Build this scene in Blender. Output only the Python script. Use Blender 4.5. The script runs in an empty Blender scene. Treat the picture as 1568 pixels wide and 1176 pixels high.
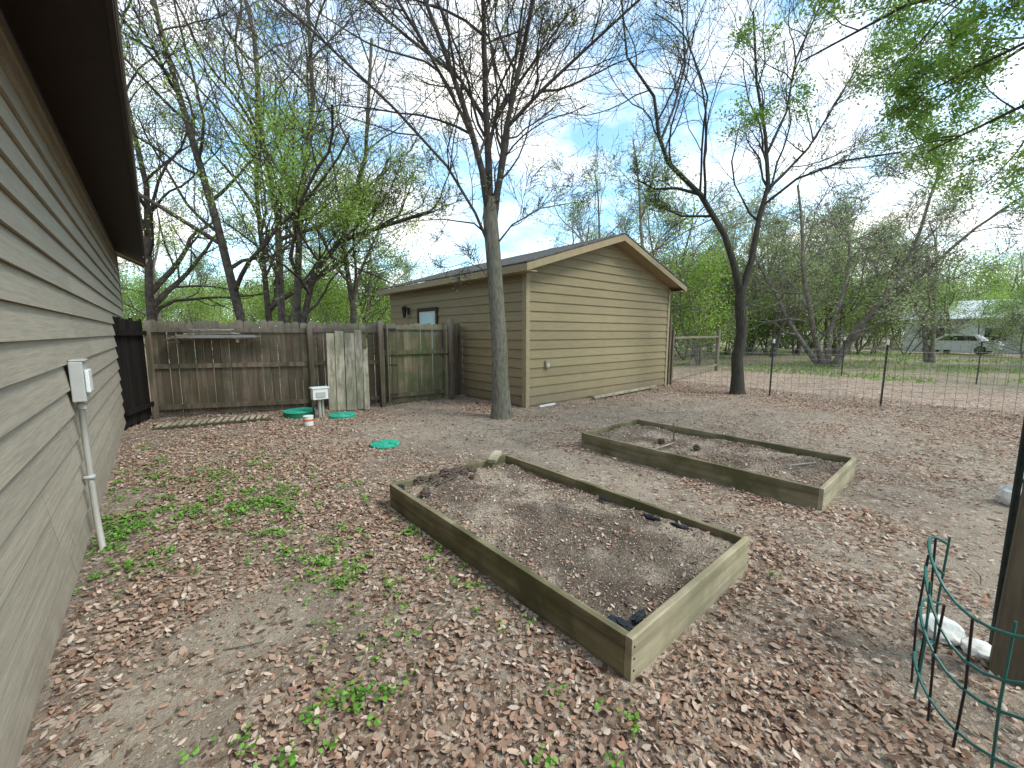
import bpy, math, random
import numpy as np
from mathutils import Vector, Matrix
random.seed(7); rng=np.random.default_rng(7)
SC=bpy.context.scene
COL=SC.collection
# ---------------------------------------------------------------- materials
def new_mat(name,rough=0.8,spec=0.3):
    m=bpy.data.materials.new(name); m.use_nodes=True
    nt=m.node_tree; b=nt.nodes['Principled BSDF']
    b.inputs['Roughness'].default_value=rough
    b.inputs['Specular IOR Level'].default_value=spec
    return m,nt,b
def N(nt,t,**kw):
    n=nt.nodes.new(t)
    for k,v in kw.items():
        if k in n.inputs: n.inputs[k].default_value=v
        else: setattr(n,k,v)
    return n
def ramp(nt,stops,fac=None,interp='LINEAR'):
    r=nt.nodes.new('ShaderNodeValToRGB'); cr=r.color_ramp; cr.interpolation=interp
    while len(cr.elements)<len(stops): cr.elements.new(0.5)
    for e,(p,c) in zip(cr.elements,stops):
        e.position=p; e.color=(*c,1) if len(c)==3 else c
    if fac is not None: nt.links.new(fac,r.inputs['Fac'])
    return r
def mix(nt,fac,a,b,mode='MIX'):
    m=nt.nodes.new('ShaderNodeMix'); m.data_type='RGBA'; m.blend_type=mode
    for s,v in ((0,fac),(6,a),(7,b)):
        if isinstance(v,(int,float)): m.inputs[s].default_value=v
        elif isinstance(v,tuple): m.inputs[s].default_value=(*v,1)
        else: nt.links.new(v,m.inputs[s])
    return m.outputs[2]
def mul(nt,a,b):
    m=nt.nodes.new('ShaderNodeMath'); m.operation='MULTIPLY'
    for i,v in enumerate((a,b)):
        if isinstance(v,(int,float)): m.inputs[i].default_value=v
        else: nt.links.new(v,m.inputs[i])
    return m.outputs[0]
def coords(nt,scale=(1,1,1)):
    tc=nt.nodes.new('ShaderNodeTexCoord'); mp=nt.nodes.new('ShaderNodeMapping')
    mp.inputs['Scale'].default_value=scale
    nt.links.new(tc.outputs['Object'],mp.inputs['Vector']); return mp.outputs[0]
def noise(nt,vec,scale,detail=4,rough=0.6):
    n=N(nt,'ShaderNodeTexNoise',Scale=scale,Detail=detail,Roughness=rough)
    nt.links.new(vec,n.inputs['Vector']); return n.outputs['Fac']
def bump(nt,b,h,strength=0.4,dist=0.01):
    bp=N(nt,'ShaderNodeBump',Strength=strength,Distance=dist)
    nt.links.new(h,bp.inputs['Height']); nt.links.new(bp.outputs[0],b.inputs['Normal'])
def island(nt): return nt.nodes.new('ShaderNodeNewGeometry').outputs['Random Per Island']
def simple(name,col,rough=0.6,var=0.25,scale=8,spec=0.3,metal=0):
    m,nt,b=new_mat(name,rough,spec)
    v=coords(nt); f=noise(nt,v,scale)
    r=ramp(nt,[(0.25,tuple(c*(1-var) for c in col)),(0.75,tuple(min(1,c*(1+var)) for c in col))],f)
    nt.links.new(r.outputs[0],b.inputs['Base Color']); b.inputs['Metallic'].default_value=metal
    bump(nt,b,f,0.15,0.005); return m
def siding_mat(name,c,gr):
    m,nt,b=new_mat(name,0.6,0.3)
    v=coords(nt,gr); f=noise(nt,v,9,5,.65); f2=noise(nt,coords(nt),1.3,4)
    c1=ramp(nt,[(0.2,tuple(x*.92 for x in c)),(0.8,tuple(x*1.06 for x in c))],island(nt)).outputs[0]
    c2=mix(nt,mul(nt,f2,.45),c1,tuple(x*.6 for x in c))
    c2=mix(nt,.45,c2,ramp(nt,[(.35,(.7,.7,.7)),(.6,(1.1,1.1,1.1))],f).outputs[0],'MULTIPLY')
    g=nt.nodes.new('ShaderNodeNewGeometry'); s=nt.nodes.new('ShaderNodeSeparateXYZ'); nt.links.new(g.outputs['Position'],s.inputs[0])
    mr=N(nt,'ShaderNodeMapRange'); mr.inputs[1].default_value=0.05; mr.inputs[2].default_value=.6; mr.inputs[3].default_value=.9; mr.inputs[4].default_value=0
    nt.links.new(s.outputs['Z'],mr.inputs[0])
    c3=mix(nt,mul(nt,mr.outputs[0],noise(nt,coords(nt),6,4)),c2,(.15,.11,.08))
    nt.links.new(c3,b.inputs['Base Color']); bump(nt,b,f,0.7,0.006); return m
def wood_mat(name,cols,stretch=(1,1,.06),algae=None,scale=14,algz=0.5,base=False):
    m,nt,b=new_mat(name,0.85,0.2)
    f=noise(nt,coords(nt,stretch),scale,5,.65)
    dark=ramp(nt,[(0.32,(.28,.27,.26)),(0.6,(1.05,1.05,1.05))],f).outputs[0]
    bs=ramp(nt,[(i/(len(cols)-1),c) for i,c in enumerate(cols)],island(nt)).outputs[0]
    c=mix(nt,0.85,bs,dark,'MULTIPLY')
    blot=noise(nt,coords(nt),2.5,5)
    r=ramp(nt,[(0.42,(0,0,0)),(0.62,(1,1,1))],blot).outputs[0]
    if algae: c=mix(nt,mul(nt,r,algz),c,algae)
    if base:   # damp, stained lower part and grey sun-bleached tops
        g=nt.nodes.new('ShaderNodeNewGeometry'); s=nt.nodes.new('ShaderNodeSeparateXYZ'); nt.links.new(g.outputs['Position'],s.inputs[0])
        mr=N(nt,'ShaderNodeMapRange'); mr.inputs[1].default_value=0.0; mr.inputs[2].default_value=.7; mr.inputs[3].default_value=.9; mr.inputs[4].default_value=0
        nt.links.new(s.outputs['Z'],mr.inputs[0]); st=noise(nt,coords(nt,(1,1,.3)),9,4)
        c=mix(nt,mul(nt,mr.outputs[0],st),c,(.05,.04,.025))
        mr=N(nt,'ShaderNodeMapRange'); mr.inputs[1].default_value=1.5; mr.inputs[2].default_value=1.85; mr.inputs[3].default_value=0; mr.inputs[4].default_value=.8
        nt.links.new(s.outputs['Z'],mr.inputs[0]); c=mix(nt,mul(nt,mr.outputs[0],st),c,(.42,.38,.32))
    nt.links.new(c,b.inputs['Base Color']); bump(nt,b,f,0.6,0.006); return m
M={}
M['house']=siding_mat('house_siding',(.42,.365,.285),(2,.35,6))
M['shed']=siding_mat('shed_siding',(.28,.22,.12),(.35,.35,6))
M['trim']=simple('tan_trim',(.30,.235,.14),.6,.12)
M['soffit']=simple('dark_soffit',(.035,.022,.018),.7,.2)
m,nt,b=new_mat('shingles',.9,.2); v=coords(nt)
br=N(nt,'ShaderNodeTexBrick',Scale=3.3); br.inputs['Color1'].default_value=(.08,.075,.07,1); br.inputs['Color2'].default_value=(.15,.14,.13,1); br.inputs['Mortar'].default_value=(.03,.03,.03,1)
nt.links.new(v,br.inputs['Vector']); c=mix(nt,.6,br.outputs[0],ramp(nt,[(.3,(.5,.5,.5)),(.7,(1.1,1.05,1))],noise(nt,v,40)).outputs[0],'MULTIPLY')
nt.links.new(c,b.inputs['Base Color']); M['shingle']=m
M['fence']=wood_mat('weathered_fence',[(.10,.07,.048),(.18,.132,.095),(.27,.21,.155),(.13,.093,.065),(.225,.17,.122)],algae=(.075,.075,.04),algz=.55,base=True)
M['fencelight']=wood_mat('light_planks',[(.44,.39,.29),(.52,.45,.33),(.38,.34,.26)],algae=(.18,.18,.11),algz=.6)
M['railwood']=wood_mat('rail_wood',[(.22,.19,.14),(.28,.24,.18)],algae=(.12,.13,.08))
M['greyplank']=wood_mat('grey_planks',[(.42,.40,.37),(.28,.26,.23)],stretch=(.1,.1,1))
M['gate']=wood_mat('gate_wood',[(.15,.13,.08),(.22,.19,.12),(.14,.115,.07),(.20,.165,.105)],algae=(.065,.095,.03),algz=.7,base=True)
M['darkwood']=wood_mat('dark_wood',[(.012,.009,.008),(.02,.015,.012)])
M['bed']=wood_mat('bed_lumber',[(.24,.205,.12),(.30,.26,.16),(.20,.175,.105)],stretch=(.05,1,1),algae=(.075,.075,.032),algz=.85,scale=10)
M['bedend']=wood_mat('bed_lumber_pale_lit',[(.48,.41,.28),(.42,.36,.24)],stretch=(.05,1,1),algae=(.18,.165,.09),algz=.6,scale=10)  # front end boards: brightness of the lit side put into a paler lumber colour
M['post']=wood_mat('old_post',[(.14,.115,.08),(.20,.16,.115)],algae=(.08,.08,.05))
M['white']=simple('white_plastic',(.72,.73,.71),.4,.06)
M['grey']=simple('grey_pvc',(.36,.34,.30),.5,.1)
M['meter']=simple('grey_box',(.42,.42,.40),.5,.08)
M['green']=simple('green_plastic',(.03,.36,.24),.5,.15,12)
M['dgreen']=simple('dark_green_plastic',(.02,.15,.08),.5,.15)
M['black']=simple('black_metal',(.015,.015,.016),.5,.2,spec=.4)
M['wire']=simple('galvanised_wire',(.20,.19,.18),.5,.2,metal=.3)
M['gwire']=simple('green_coated_wire',(.02,.12,.10),.4,.2,spec=.5)
M['tpost']=simple('t_post_steel',(.03,.04,.035),.6,.3)
M['glass']=simple('door_glass',(.45,.66,.68),.1,.1,2,spec=.8)
M['door']=simple('door_paint',(.5,.55,.5),.5,.05)
M['concrete']=simple('concrete',(.36,.34,.31),.9,.2,12)
M['rock']=simple('limestone',(.6,.59,.55),.9,.2,10)
M['cloth']=simple('black_landscape_fabric',(.014,.02,.026),.6,.3)
M['clod']=simple('soil_clod',(.085,.062,.048),.95,.4,30)
M['orange']=simple('orange_label',(.6,.15,.05),.5,.1)
M['pale']=simple('pale_wall',(.58,.59,.58),.8,.1,1)
M['proof']=simple('pale_roof',(.5,.53,.55),.8,.1,1)
M['car']=simple('white_car_paint',(.65,.66,.67),.3,.05,1,spec=.6)
def bark(name,c):
    m,nt,b=new_mat(name,.95,.1)
    f=noise(nt,coords(nt,(1,1,.22)),26,5,.7); g=noise(nt,coords(nt),2.2,3)
    r=ramp(nt,[(.36,tuple(x*.3 for x in c)),(.53,c),(.72,tuple(x*1.6 for x in c))],f).outputs[0]
    r=mix(nt,g,r,tuple(x*.8+.02 for x in (c[0]*.8,c[1]*.95,c[2]*.8)))
    nt.links.new(r,b.inputs['Base Color']); bump(nt,b,f,1,.04); return m
M['bark']=bark('grey_bark',(.21,.18,.145)); M['barkd']=bark('dark_bark',(.075,.063,.053))
def flat(name,c):
    m=bpy.data.materials.new(name); m.use_nodes=True; nt=m.node_tree; nt.nodes.clear()
    o=nt.nodes.new('ShaderNodeOutputMaterial'); d=nt.nodes.new('ShaderNodeBsdfDiffuse')
    r=ramp(nt,[(.3,tuple(x*.55 for x in c)),(.7,tuple(x*1.3 for x in c))],noise(nt,coords(nt),7,2)).outputs[0]
    nt.links.new(r,d.inputs[0]); nt.links.new(d.outputs[0],o.inputs[0]); return m
M['barkm']=flat('brown_bark',(.13,.11,.09)); M['barkf']=flat('grey_far_bark',(.20,.175,.15)); M['barkt']=flat('dark_backlit_twig_bark',(.085,.07,.06))  # barkt: dark bark, also carries the backlit darkness of the elm's limbs
def leafmat(name,cols,tr=.4):
    m=bpy.data.materials.new(name); m.use_nodes=True; nt=m.node_tree; nt.nodes.clear()
    o=nt.nodes.new('ShaderNodeOutputMaterial'); d=nt.nodes.new('ShaderNodeBsdfDiffuse')
    r=ramp(nt,[(i/(len(cols)-1),c) for i,c in enumerate(cols)],island(nt)).outputs[0]
    nt.links.new(r,d.inputs[0])
    if tr:
        t=nt.nodes.new('ShaderNodeBsdfTranslucent'); x=nt.nodes.new('ShaderNodeMixShader'); x.inputs[0].default_value=tr
        nt.links.new(r,t.inputs[0]); nt.links.new(d.outputs[0],x.inputs[1]); nt.links.new(t.outputs[0],x.inputs[2]); nt.links.new(x.outputs[0],o.inputs[0])
    else: nt.links.new(d.outputs[0],o.inputs[0])
    return m
M['leaf']=leafmat('spring_leaves',[(.20,.33,.055),(.31,.45,.09),(.41,.53,.15)])
M['leafb']=leafmat('live_oak_leaves',[(.12,.23,.045),(.21,.35,.075),(.31,.44,.12)])
M['leafg']=leafmat('grey_green_leaves',[(.25,.33,.14),(.35,.42,.20),(.43,.47,.27)],.25)
M['weed']=leafmat('weed_leaves',[(.06,.16,.02),(.12,.27,.04),(.20,.36,.08)],.1)
M['litter']=leafmat('dead_leaves',[(.11,.068,.048),(.26,.165,.115),(.38,.26,.19),(.20,.13,.095),(.48,.37,.285),(.29,.185,.13),(.38,.21,.145),(.56,.47,.38),(.15,.10,.075)],0)
M['chips']=leafmat('leaf_fragments',[(.11,.08,.06),(.26,.195,.15),(.38,.31,.245),(.52,.45,.36)],0)
# ---------------------------------------------------------------- mesh helpers
class MB:
    def __init__(s): s.v=[]; s.f=[]; s.m=[]; s.mats=[]
    def mi(s,mat):
        mat=M[mat]
        if mat not in s.mats: s.mats.append(mat)
        return s.mats.index(mat)
    def add(s,vs,fs,mat):
        o=len(s.v); s.v+= [tuple(p) for p in vs]; i=s.mi(mat)
        for f in fs: s.f.append(tuple(o+k for k in f)); s.m.append(i)
    def box(s,lo,hi,mat):
        x0,y0,z0=lo; x1,y1,z1=hi
        s.add([(x0,y0,z0),(x1,y0,z0),(x1,y1,z0),(x0,y1,z0),(x0,y0,z1),(x1,y0,z1),(x1,y1,z1),(x0,y1,z1)],
              [(0,3,2,1),(4,5,6,7),(0,1,5,4),(1,2,6,5),(2,3,7,6),(3,0,4,7)],mat)
    def beam(s,p0,p1,w,h,mat,up=(0,0,1)):
        p0=Vector(p0);p1=Vector(p1);d=(p1-p0).normalized(); u=Vector(up)
        if abs(d.dot(u))>.98: u=Vector((1,0,0))
        r=d.cross(u).normalized()*w/2; u=r.cross(d).normalized()*h/2
        vs=[p+a*r+b*u for p in (p0,p1) for a,b in ((-1,-1),(1,-1),(1,1),(-1,1))]
        s.add(vs,[(0,1,2,3),(4,7,6,5),(0,4,5,1),(1,5,6,2),(2,6,7,3),(3,7,4,0)],mat)
    def tube(s,pts,rad,k,mat,cap=True):
        pts=[Vector(p) for p in pts]; n=len(pts); vs=[];fs=[]
        if not hasattr(rad,'__len__'): rad=[rad]*n
        for i,p in enumerate(pts):
            d=(pts[min(i+1,n-1)]-pts[max(i-1,0)]).normalized()
            a=Vector((0,0,1)) if abs(d.z)<.95 else Vector((1,0,0))
            x=d.cross(a).normalized(); y=d.cross(x)
            for j in range(k):
                t=2*math.pi*j/k; vs.append(p+(x*math.cos(t)+y*math.sin(t))*rad[i])
        for i in range(n-1):
            for j in range(k): fs.append((i*k+j,i*k+(j+1)%k,(i+1)*k+(j+1)%k,(i+1)*k+j))
        if cap: fs.append(tuple(range(k))); fs.append(tuple((n-1)*k+j for j in range(k))[::-1])
        s.add(vs,fs,mat)
    def blob(s,c,r,mat,seed=0,sub=2,amp=.25):
        import bmesh
        bm=bmesh.new(); bmesh.ops.create_icosphere(bm,subdivisions=sub,radius=1); rr=random.Random(seed)
        o=[]
        for v in bm.verts:
            q=1+amp*(rr.random()-.5)*2; o.append((c[0]+v.co.x*r[0]*q,c[1]+v.co.y*r[1]*q,c[2]+v.co.z*r[2]*q))
        s.add(o,[tuple(v.index for v in f.verts) for f in bm.faces],mat); bm.free()
    def obj(s,name,parent=None,smooth=False,bevel=0):
        me=bpy.data.meshes.new(name); me.from_pydata(s.v,[],s.f)
        for m in s.mats: me.materials.append(m)
        me.polygons.foreach_set('material_index',s.m)
        if smooth: me.polygons.foreach_set('use_smooth',[True]*len(s.f))
        me.update(); o=bpy.data.objects.new(name,me); COL.objects.link(o)
        if parent: o.parent=parent
        if bevel: b=o.modifiers.new('b','BEVEL'); b.width=bevel; b.segments=2
        return o
def empty(name):
    e=bpy.data.objects.new(name,None); COL.objects.link(e); return e
def np_mesh(name,V,F,mats,mi=None,smooth=False):
    me=bpy.data.meshes.new(name)
    me.vertices.add(len(V)); me.vertices.foreach_set('co',np.asarray(V,dtype=np.float32).ravel())
    tot=np.concatenate([np.full(len(f),f.shape[1]) for f in F]); idx=np.concatenate([f.ravel() for f in F])
    me.loops.add(len(idx)); me.loops.foreach_set('vertex_index',idx.astype(np.int32))
    me.polygons.add(len(tot)); me.polygons.foreach_set('loop_start',np.concatenate([[0],np.cumsum(tot)[:-1]]).astype(np.int32))
    for m in mats: me.materials.append(m)
    if mi is not None: me.polygons.foreach_set('material_index',np.asarray(mi,dtype=np.int32))
    if smooth: me.polygons.foreach_set('use_smooth',np.ones(len(tot),dtype=bool))
    me.update(calc_edges=True); return me
def mk(name,me,loc=(0,0,0),rz=0,sc=1,parent=None):
    o=bpy.data.objects.new(name,me); COL.objects.link(o); o.location=loc; o.rotation_euler=(0,0,rz)
    o.scale=(sc,)*3 if not hasattr(sc,'__len__') else sc
    if parent: o.parent=parent
    return o
_lat={}
def vn(x,y,s,seed=0):
    if seed not in _lat: _lat[seed]=np.random.default_rng(seed+100).random((256,256))
    L=_lat[seed]; x=np.asarray(x)*s+50.3; y=np.asarray(y)*s+70.7
    xi=np.floor(x).astype(int); yi=np.floor(y).astype(int); fx=x-xi; fy=y-yi; fx=fx*fx*(3-2*fx); fy=fy*fy*(3-2*fy)
    g=lambda a,b:L[a%256,b%256]
    return (g(xi,yi)*(1-fx)+g(xi+1,yi)*fx)*(1-fy)+(g(xi,yi+1)*(1-fx)+g(xi+1,yi+1)*fx)*fy
def fbm(x,y,s,seed=0): return (vn(x,y,s,seed)+.5*vn(x,y,s*2.1,seed+1)+.25*vn(x,y,s*4.3,seed+2))/1.75
def blobm(x,y,cx,cy,rx,ry=None): ry=ry or rx; return np.exp(-(((x-cx)/rx)**2+((y-cy)/ry)**2))
def gz(x,y): return (fbm(x,y,.7,20)-.5)*.06+(fbm(x,y,4,30)-.5)*.028
def bare(x,y):
    b=blobm(x,y,-.2,2.0,.3,.5)*.9+blobm(x,y,.38,2.5,.35,.3)*1.1+blobm(x,y,2.9,6.3,1.3,.7)*.9+blobm(x,y,4.2,5.6,1.4,.9)*.85
    b+=blobm(x,y,3.7,2.4,.55,2.2)*.7+blobm(x,y,7.5,4.6,3.5,1.4)*.65+blobm(x,y,5.2,-.2,2.4,.6)*.7+blobm(x,y,8,1.5,2,2.4)*.55+blobm(x,y,4.6,8,1.5,.8)*.6
    b+=blobm(x,y,-.35,5.4,.25,.8)*.5+blobm(x,y,3.2,.2,.5,.4)*.3
    return b*np.clip(.2+1.6*fbm(x,y,2.2,88),0,1.3)
def dens(x,y):
    d=.32+1.3*(fbm(x,y,.9,1)-.25)+1.1*(fbm(x,y,3.2,5)-.5)
    d=d+.6*blobm(x,y,1.3,.6,1.5,.7)+.45*blobm(x,y,.9,6,1.3,2)+.45*blobm(x,y,3.4,-.3,.9,.6)+.45*blobm(x,y,1.1,3.2,.5,1.2)+.25*blobm(x,y,3.1,1,.3,2)
    d=d-1.05*bare(x,y)
    return np.clip(d,.13,1)
def weeds(x,y):
    w=blobm(x,y,-.28,4.15,.24,.5)*1.8+blobm(x,y,.15,4.7,.45,.4)*.9+blobm(x,y,.65,4.3,.4,.4)*.8+blobm(x,y,.8,2.7,.22,.6)*.8+blobm(x,y,.35,1.65,.3,.2)*.7
    w+=blobm(x,y,1.4,2.2,.1,1.2)*.3+blobm(x,y,1.3,.85,.4,.15)*.25+blobm(x,y,-.3,6.3,.25,1)*.6+blobm(x,y,.6,5.6,.7,.4)*.4+blobm(x,y,.75,3.3,.3,.4)*.6+blobm(x,y,2.9,.75,.5,.1)*.12
    return w*np.clip((fbm(x,y,6,9)-.36)*4,0,1)
# ---------------------------------------------------------------- ground
def axis(a,b,st,far):
    mid=np.arange(a,b,st); out=[]; s=st; p=b
    while p<far: out.append(p); s*=1.25; p+=s
    out.append(far); o2=[]; s=st; p=a-st
    while p>-far: o2.append(p); s*=1.25; p-=s
    o2.append(-far); return np.array(o2[::-1]+list(mid)+out)
ax=axis(-.8,13,.05,400); ay=axis(-2.2,10.5,.05,400)
X,Y=np.meshgrid(ax,ay,indexing='ij'); Z=gz(X,Y); far=np.clip((np.hypot(X,Y)-14)/10,0,1); Z=Z*(1-far)+far*(fbm(X,Y,.15,40)-.5)*.3*(np.hypot(X,Y)<100)
V=np.stack([X,Y,Z],-1).reshape(-1,3); nx,ny=X.shape
i,j=np.meshgrid(np.arange(nx-1),np.arange(ny-1),indexing='ij'); a=(i*ny+j).ravel()
F=np.stack([a,a+ny,a+ny+1,a+1],1)
m,nt,b=new_mat('leafy_dirt',.95,.1)
at=nt.nodes.new('ShaderNodeAttribute'); at.attribute_name='mask'; sp=nt.nodes.new('ShaderNodeSeparateColor'); nt.links.new(at.outputs['Color'],sp.inputs[0])
v=coords(nt)
n1=noise(nt,v,3,6,.7); n2=noise(nt,v,60,4,.7)
dirt=ramp(nt,[(.3,(.15,.113,.086)),(.5,(.25,.20,.155)),(.72,(.40,.335,.265))],n1).outputs[0]
dirt=mix(nt,.75,dirt,ramp(nt,[(.3,(.4,.4,.4)),(.55,(1,1,1)),(.75,(1.35,1.3,1.2))],n2).outputs[0],'MULTIPLY')
pale=mix(nt,.5,dirt,(.50,.425,.33))
c=mix(nt,mul(nt,sp.outputs[2],.9),dirt,pale)
def litter_layer(c,scale,k,seed):
    mpn=nt.nodes.new('ShaderNodeMapping'); mpn.inputs['Location'].default_value=(seed,seed*2,0); nt.links.new(v,mpn.inputs[0])
    vo=N(nt,'ShaderNodeTexVoronoi',Scale=scale); nt.links.new(mpn.outputs[0],vo.inputs['Vector'])
    sv=nt.nodes.new('ShaderNodeSeparateColor'); nt.links.new(vo.outputs['Color'],sv.inputs[0])
    lc=ramp(nt,[(0,(.12,.078,.055)),(.3,(.26,.18,.13)),(.6,(.38,.285,.21)),(1,(.53,.43,.345))],sv.outputs[0]).outputs[0]
    gt=nt.nodes.new('ShaderNodeMath'); gt.operation='LESS_THAN'; nt.links.new(sv.outputs[1],gt.inputs[0]); nt.links.new(mul(nt,sp.outputs[0],k),gt.inputs[1])
    return mix(nt,gt.outputs[0],c,lc)
c=litter_layer(c,45,.75,3.1); c=litter_layer(c,24,.65,0)
gr=ramp(nt,[(.3,(.12,.20,.04)),(.6,(.24,.33,.10)),(.8,(.38,.40,.18))],n2).outputs[0]
c=mix(nt,mul(nt,sp.outputs[1],ramp(nt,[(.4,(0,0,0)),(.6,(1,1,1))],noise(nt,v,.7,4,.7)).outputs[0]),c,gr)
nt.links.new(c,b.inputs['Base Color']); bump(nt,b,n2,.9,.025)
me=np_mesh('ground',V,[F],[m],smooth=True)
grass=np.clip((X-17)/4,0,1)*(.5)*np.clip((60-X)/20,.4,1); grass=np.maximum(grass,np.clip((Y-12)/3,0,1)*.5)
att=me.color_attributes.new('mask','FLOAT_COLOR','POINT')
cc=np.stack([np.clip(dens(X,Y),0,1),np.clip(grass,0,1),np.clip(bare(X,Y),0,1),np.ones_like(X)],-1).reshape(-1)
att.data.foreach_set('color',cc.astype(np.float32))
mk('ground',me)
# ---------------------------------------------------------------- leaf-shaped scatter
def leaf_mesh(name,P,L,Wd,mat,tilt=.35,seed=0):
    r=np.random.default_rng(seed); n=len(P); az=r.random(n)*2*np.pi
    lx=np.array([-.5,-.15,.22,.5,.22,-.15]); ly=np.array([0,.5,.42,0,-.42,-.5])
    fold=r.uniform(-.25,.6,n)[:,None]; curl=r.uniform(-.3,1.0,n)[:,None]
    x=lx*L[:,None]; y=ly*Wd[:,None]; z=np.abs(y)*fold+curl*(lx**2)*L[:,None]
    tx=r.normal(0,tilt,n)[:,None]; ty=r.normal(0,tilt,n)[:,None]
    z2=z*np.cos(tx)+y*np.sin(tx); y2=y*np.cos(tx)-z*np.sin(tx)
    z3=z2*np.cos(ty)+x*np.sin(ty); x3=x*np.cos(ty)-z2*np.sin(ty)
    ca=np.cos(az)[:,None]; sa=np.sin(az)[:,None]
    X_=x3*ca-y2*sa+P[:,0:1]; Y_=x3*sa+y2*ca+P[:,1:2]
    Z_=z3-z3.min(1,keepdims=True)*.8+P[:,2:3]
    V=np.stack([X_,Y_,Z_],-1).reshape(-1,3); o=(np.arange(n)*6)[:,None]
    F=np.concatenate([o+np.array([[0,3,2,1]]),o+np.array([[0,5,4,3]])])
    return np_mesh(name,V,[F],[M[mat]])
def inrect(x,y,a,b,c,d): return (x>a)&(x<b)&(y>c)&(y<d)
def scat(n):
    x=rng.uniform(-.48,13,n); y=rng.uniform(-2.2,10,n); ang=np.degrees(np.arctan2(x,y))
    k=(ang>-20)&(ang<108)&~inrect(x,y,5.75,11.8,6.2,13)&~inrect(x,y,1.5,2.98,.9,3.54)&~inrect(x,y,4.38,5.82,.8,3.63)
    return x[k],y[k]
x,y=scat(430000); D=np.hypot(x,y); keep=rng.random(len(x))<np.where(D<3.5,1,np.where(D<6,.72,.42))*dens(x,y)**1.4
x=x[keep];y=y[keep]; n=len(x); Lf=np.clip(rng.normal(.032,.009,n),.014,.058)*np.where(np.hypot(x,y)>6,1.1,1)
mk('fallen_leaves',leaf_mesh('fallen_leaves',np.stack([x,y,gz(x,y)+rng.uniform(.002,.018,n)],1),Lf,Lf*rng.uniform(.35,.68,n),'litter',seed=3))
x,y=scat(190000); D=np.hypot(x,y); keep=rng.random(len(x))<np.where(D<4,.9,np.where(D<8,.5,.25))
x=x[keep];y=y[keep]; n=len(x); Lf=rng.uniform(.008,.022,n)*np.where(np.hypot(x,y)>6,1.6,1)
mk('leaf_fragments',leaf_mesh('leaf_fragments',np.stack([x,y,gz(x,y)+.002],1),Lf,Lf*rng.uniform(.2,.7,n),'chips',seed=13,tilt=.2))
mb=MB(); rr=random.Random(9)
for i_ in range(260):
    x=rr.uniform(-.3,9); y=rr.uniform(-.8,8)
    if 1.4<x<3.1 and .8<y<3.6 or 4.3<x<5.9 and .7<y<3.7 or x>5.6 and y>6: continue
    a_=rr.uniform(0,6.28); L=rr.uniform(.06,.3); z=float(gz(x,y))+.012; b1=a_+rr.uniform(-.4,.4)
    mb.tube([(x,y,z),(x+L*.5*math.cos(a_),y+L*.5*math.sin(a_),z+.008),(x+L*.5*(math.cos(a_)+math.cos(b1)),y+L*.5*(math.sin(a_)+math.sin(b1)),z)],rr.uniform(.0015,.004),4,'barkm' if i_%2 else 'railwood')
mb.obj('fallen_twigs')
n=70000; x=rng.uniform(-.48,3.2,n); y=rng.uniform(.2,8,n); keep=(rng.random(n)<weeds(x,y)*.16)&~inrect(x,y,1.48,3.0,.88,3.56)
x=x[keep];y=y[keep]; n=len(x); k=9
ax_=np.repeat(x,k)+rng.normal(0,.024,n*k); ay_=np.repeat(y,k)+rng.normal(0,.024,n*k)
P=np.stack([ax_,ay_,gz(ax_,ay_)+rng.uniform(.01,.05,n*k)],1); Lf=rng.uniform(.013,.03,n*k)
mk('green_weeds',leaf_mesh('green_weeds',P,Lf,Lf*.75,'weed',seed=4))
n=25000; x=rng.uniform(18,45,n); y=rng.uniform(-8,14,n); keep=fbm(x,y,.4,60)>.5; x=x[keep];y=y[keep];n=len(x)
Lf=rng.uniform(.08,.2,n); mk('lawn_grass',leaf_mesh('lawn_grass',np.stack([x,y,np.full(n,.03)],1),Lf,Lf*.15,'leafb',tilt=.9,seed=5))
# ---------------------------------------------------------------- house
def siding(mb,x0,x1,z0,ztop,rev,place,mat,joint=3.66,seed=0,roof=None):
    rr=random.Random(seed); z=z0
    while z<ztop-.01:
        zt=min(z+rev,ztop)
        if roof: L0,R0=roof(z); L1,R1=roof(zt)
        else: L0=L1=x0; R0=R1=x1
        s=L0-rr.uniform(0,joint); segs=[]
        while s<R0:
            a=max(s,L0); b_=min(s+joint-.004,R0)
            if b_-a>.02: segs.append((a,b_))
            s+=joint
        for a,b_ in segs:
            a1=L1 if a==L0 else min(max(a,L1),R1); b1=R1 if b_==R0 else min(max(b_,L1),R1)
            if b1<a1: b1=a1=(a1+b1)/2
            vs=[place(a,.028,z),place(b_,.028,z),place(b1,.004,zt),place(a1,.004,zt),place(a,.0,z+.004),place(b_,.0,z+.004)]
            mb.add(vs,[(0,1,2,3),(4,5,1,0)],mat)
        z=zt
H=empty('house')
HX=-.5; HE=12.3
mb=MB(); siding(mb,-4,HE,.14,3.36,.178,lambda s,o,z:(HX+o,s,z),'house',seed=2); mb.obj('siding_wall',H)
mb=MB(); mb.box((-6,-4,-.3),(HX-.012,HE,.139),'concrete'); mb.box((-6,-4,.14),(HX-.002,HE-.002,3.34),'trim')
mb.box((HX-.05,HE,.1),(HX+.03,HE+.05,3.3),'trim'); mb.obj('walls',H)
mb=MB(); ZE=3.1
mb.add([(-.05,-4,ZE),(-.05,HE,ZE),(HX-.02,HE,3.36),(HX-.02,-4,3.36)],[(0,1,2,3)],'soffit')
mb.beam((-.035,-4,ZE+.08),(-.035,HE+.3,ZE+.08),.025,.2,'soffit')
mb.beam((-.012,-4,ZE+.16),(-.012,HE+.3,ZE+.16),.012,.03,'meter')
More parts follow.
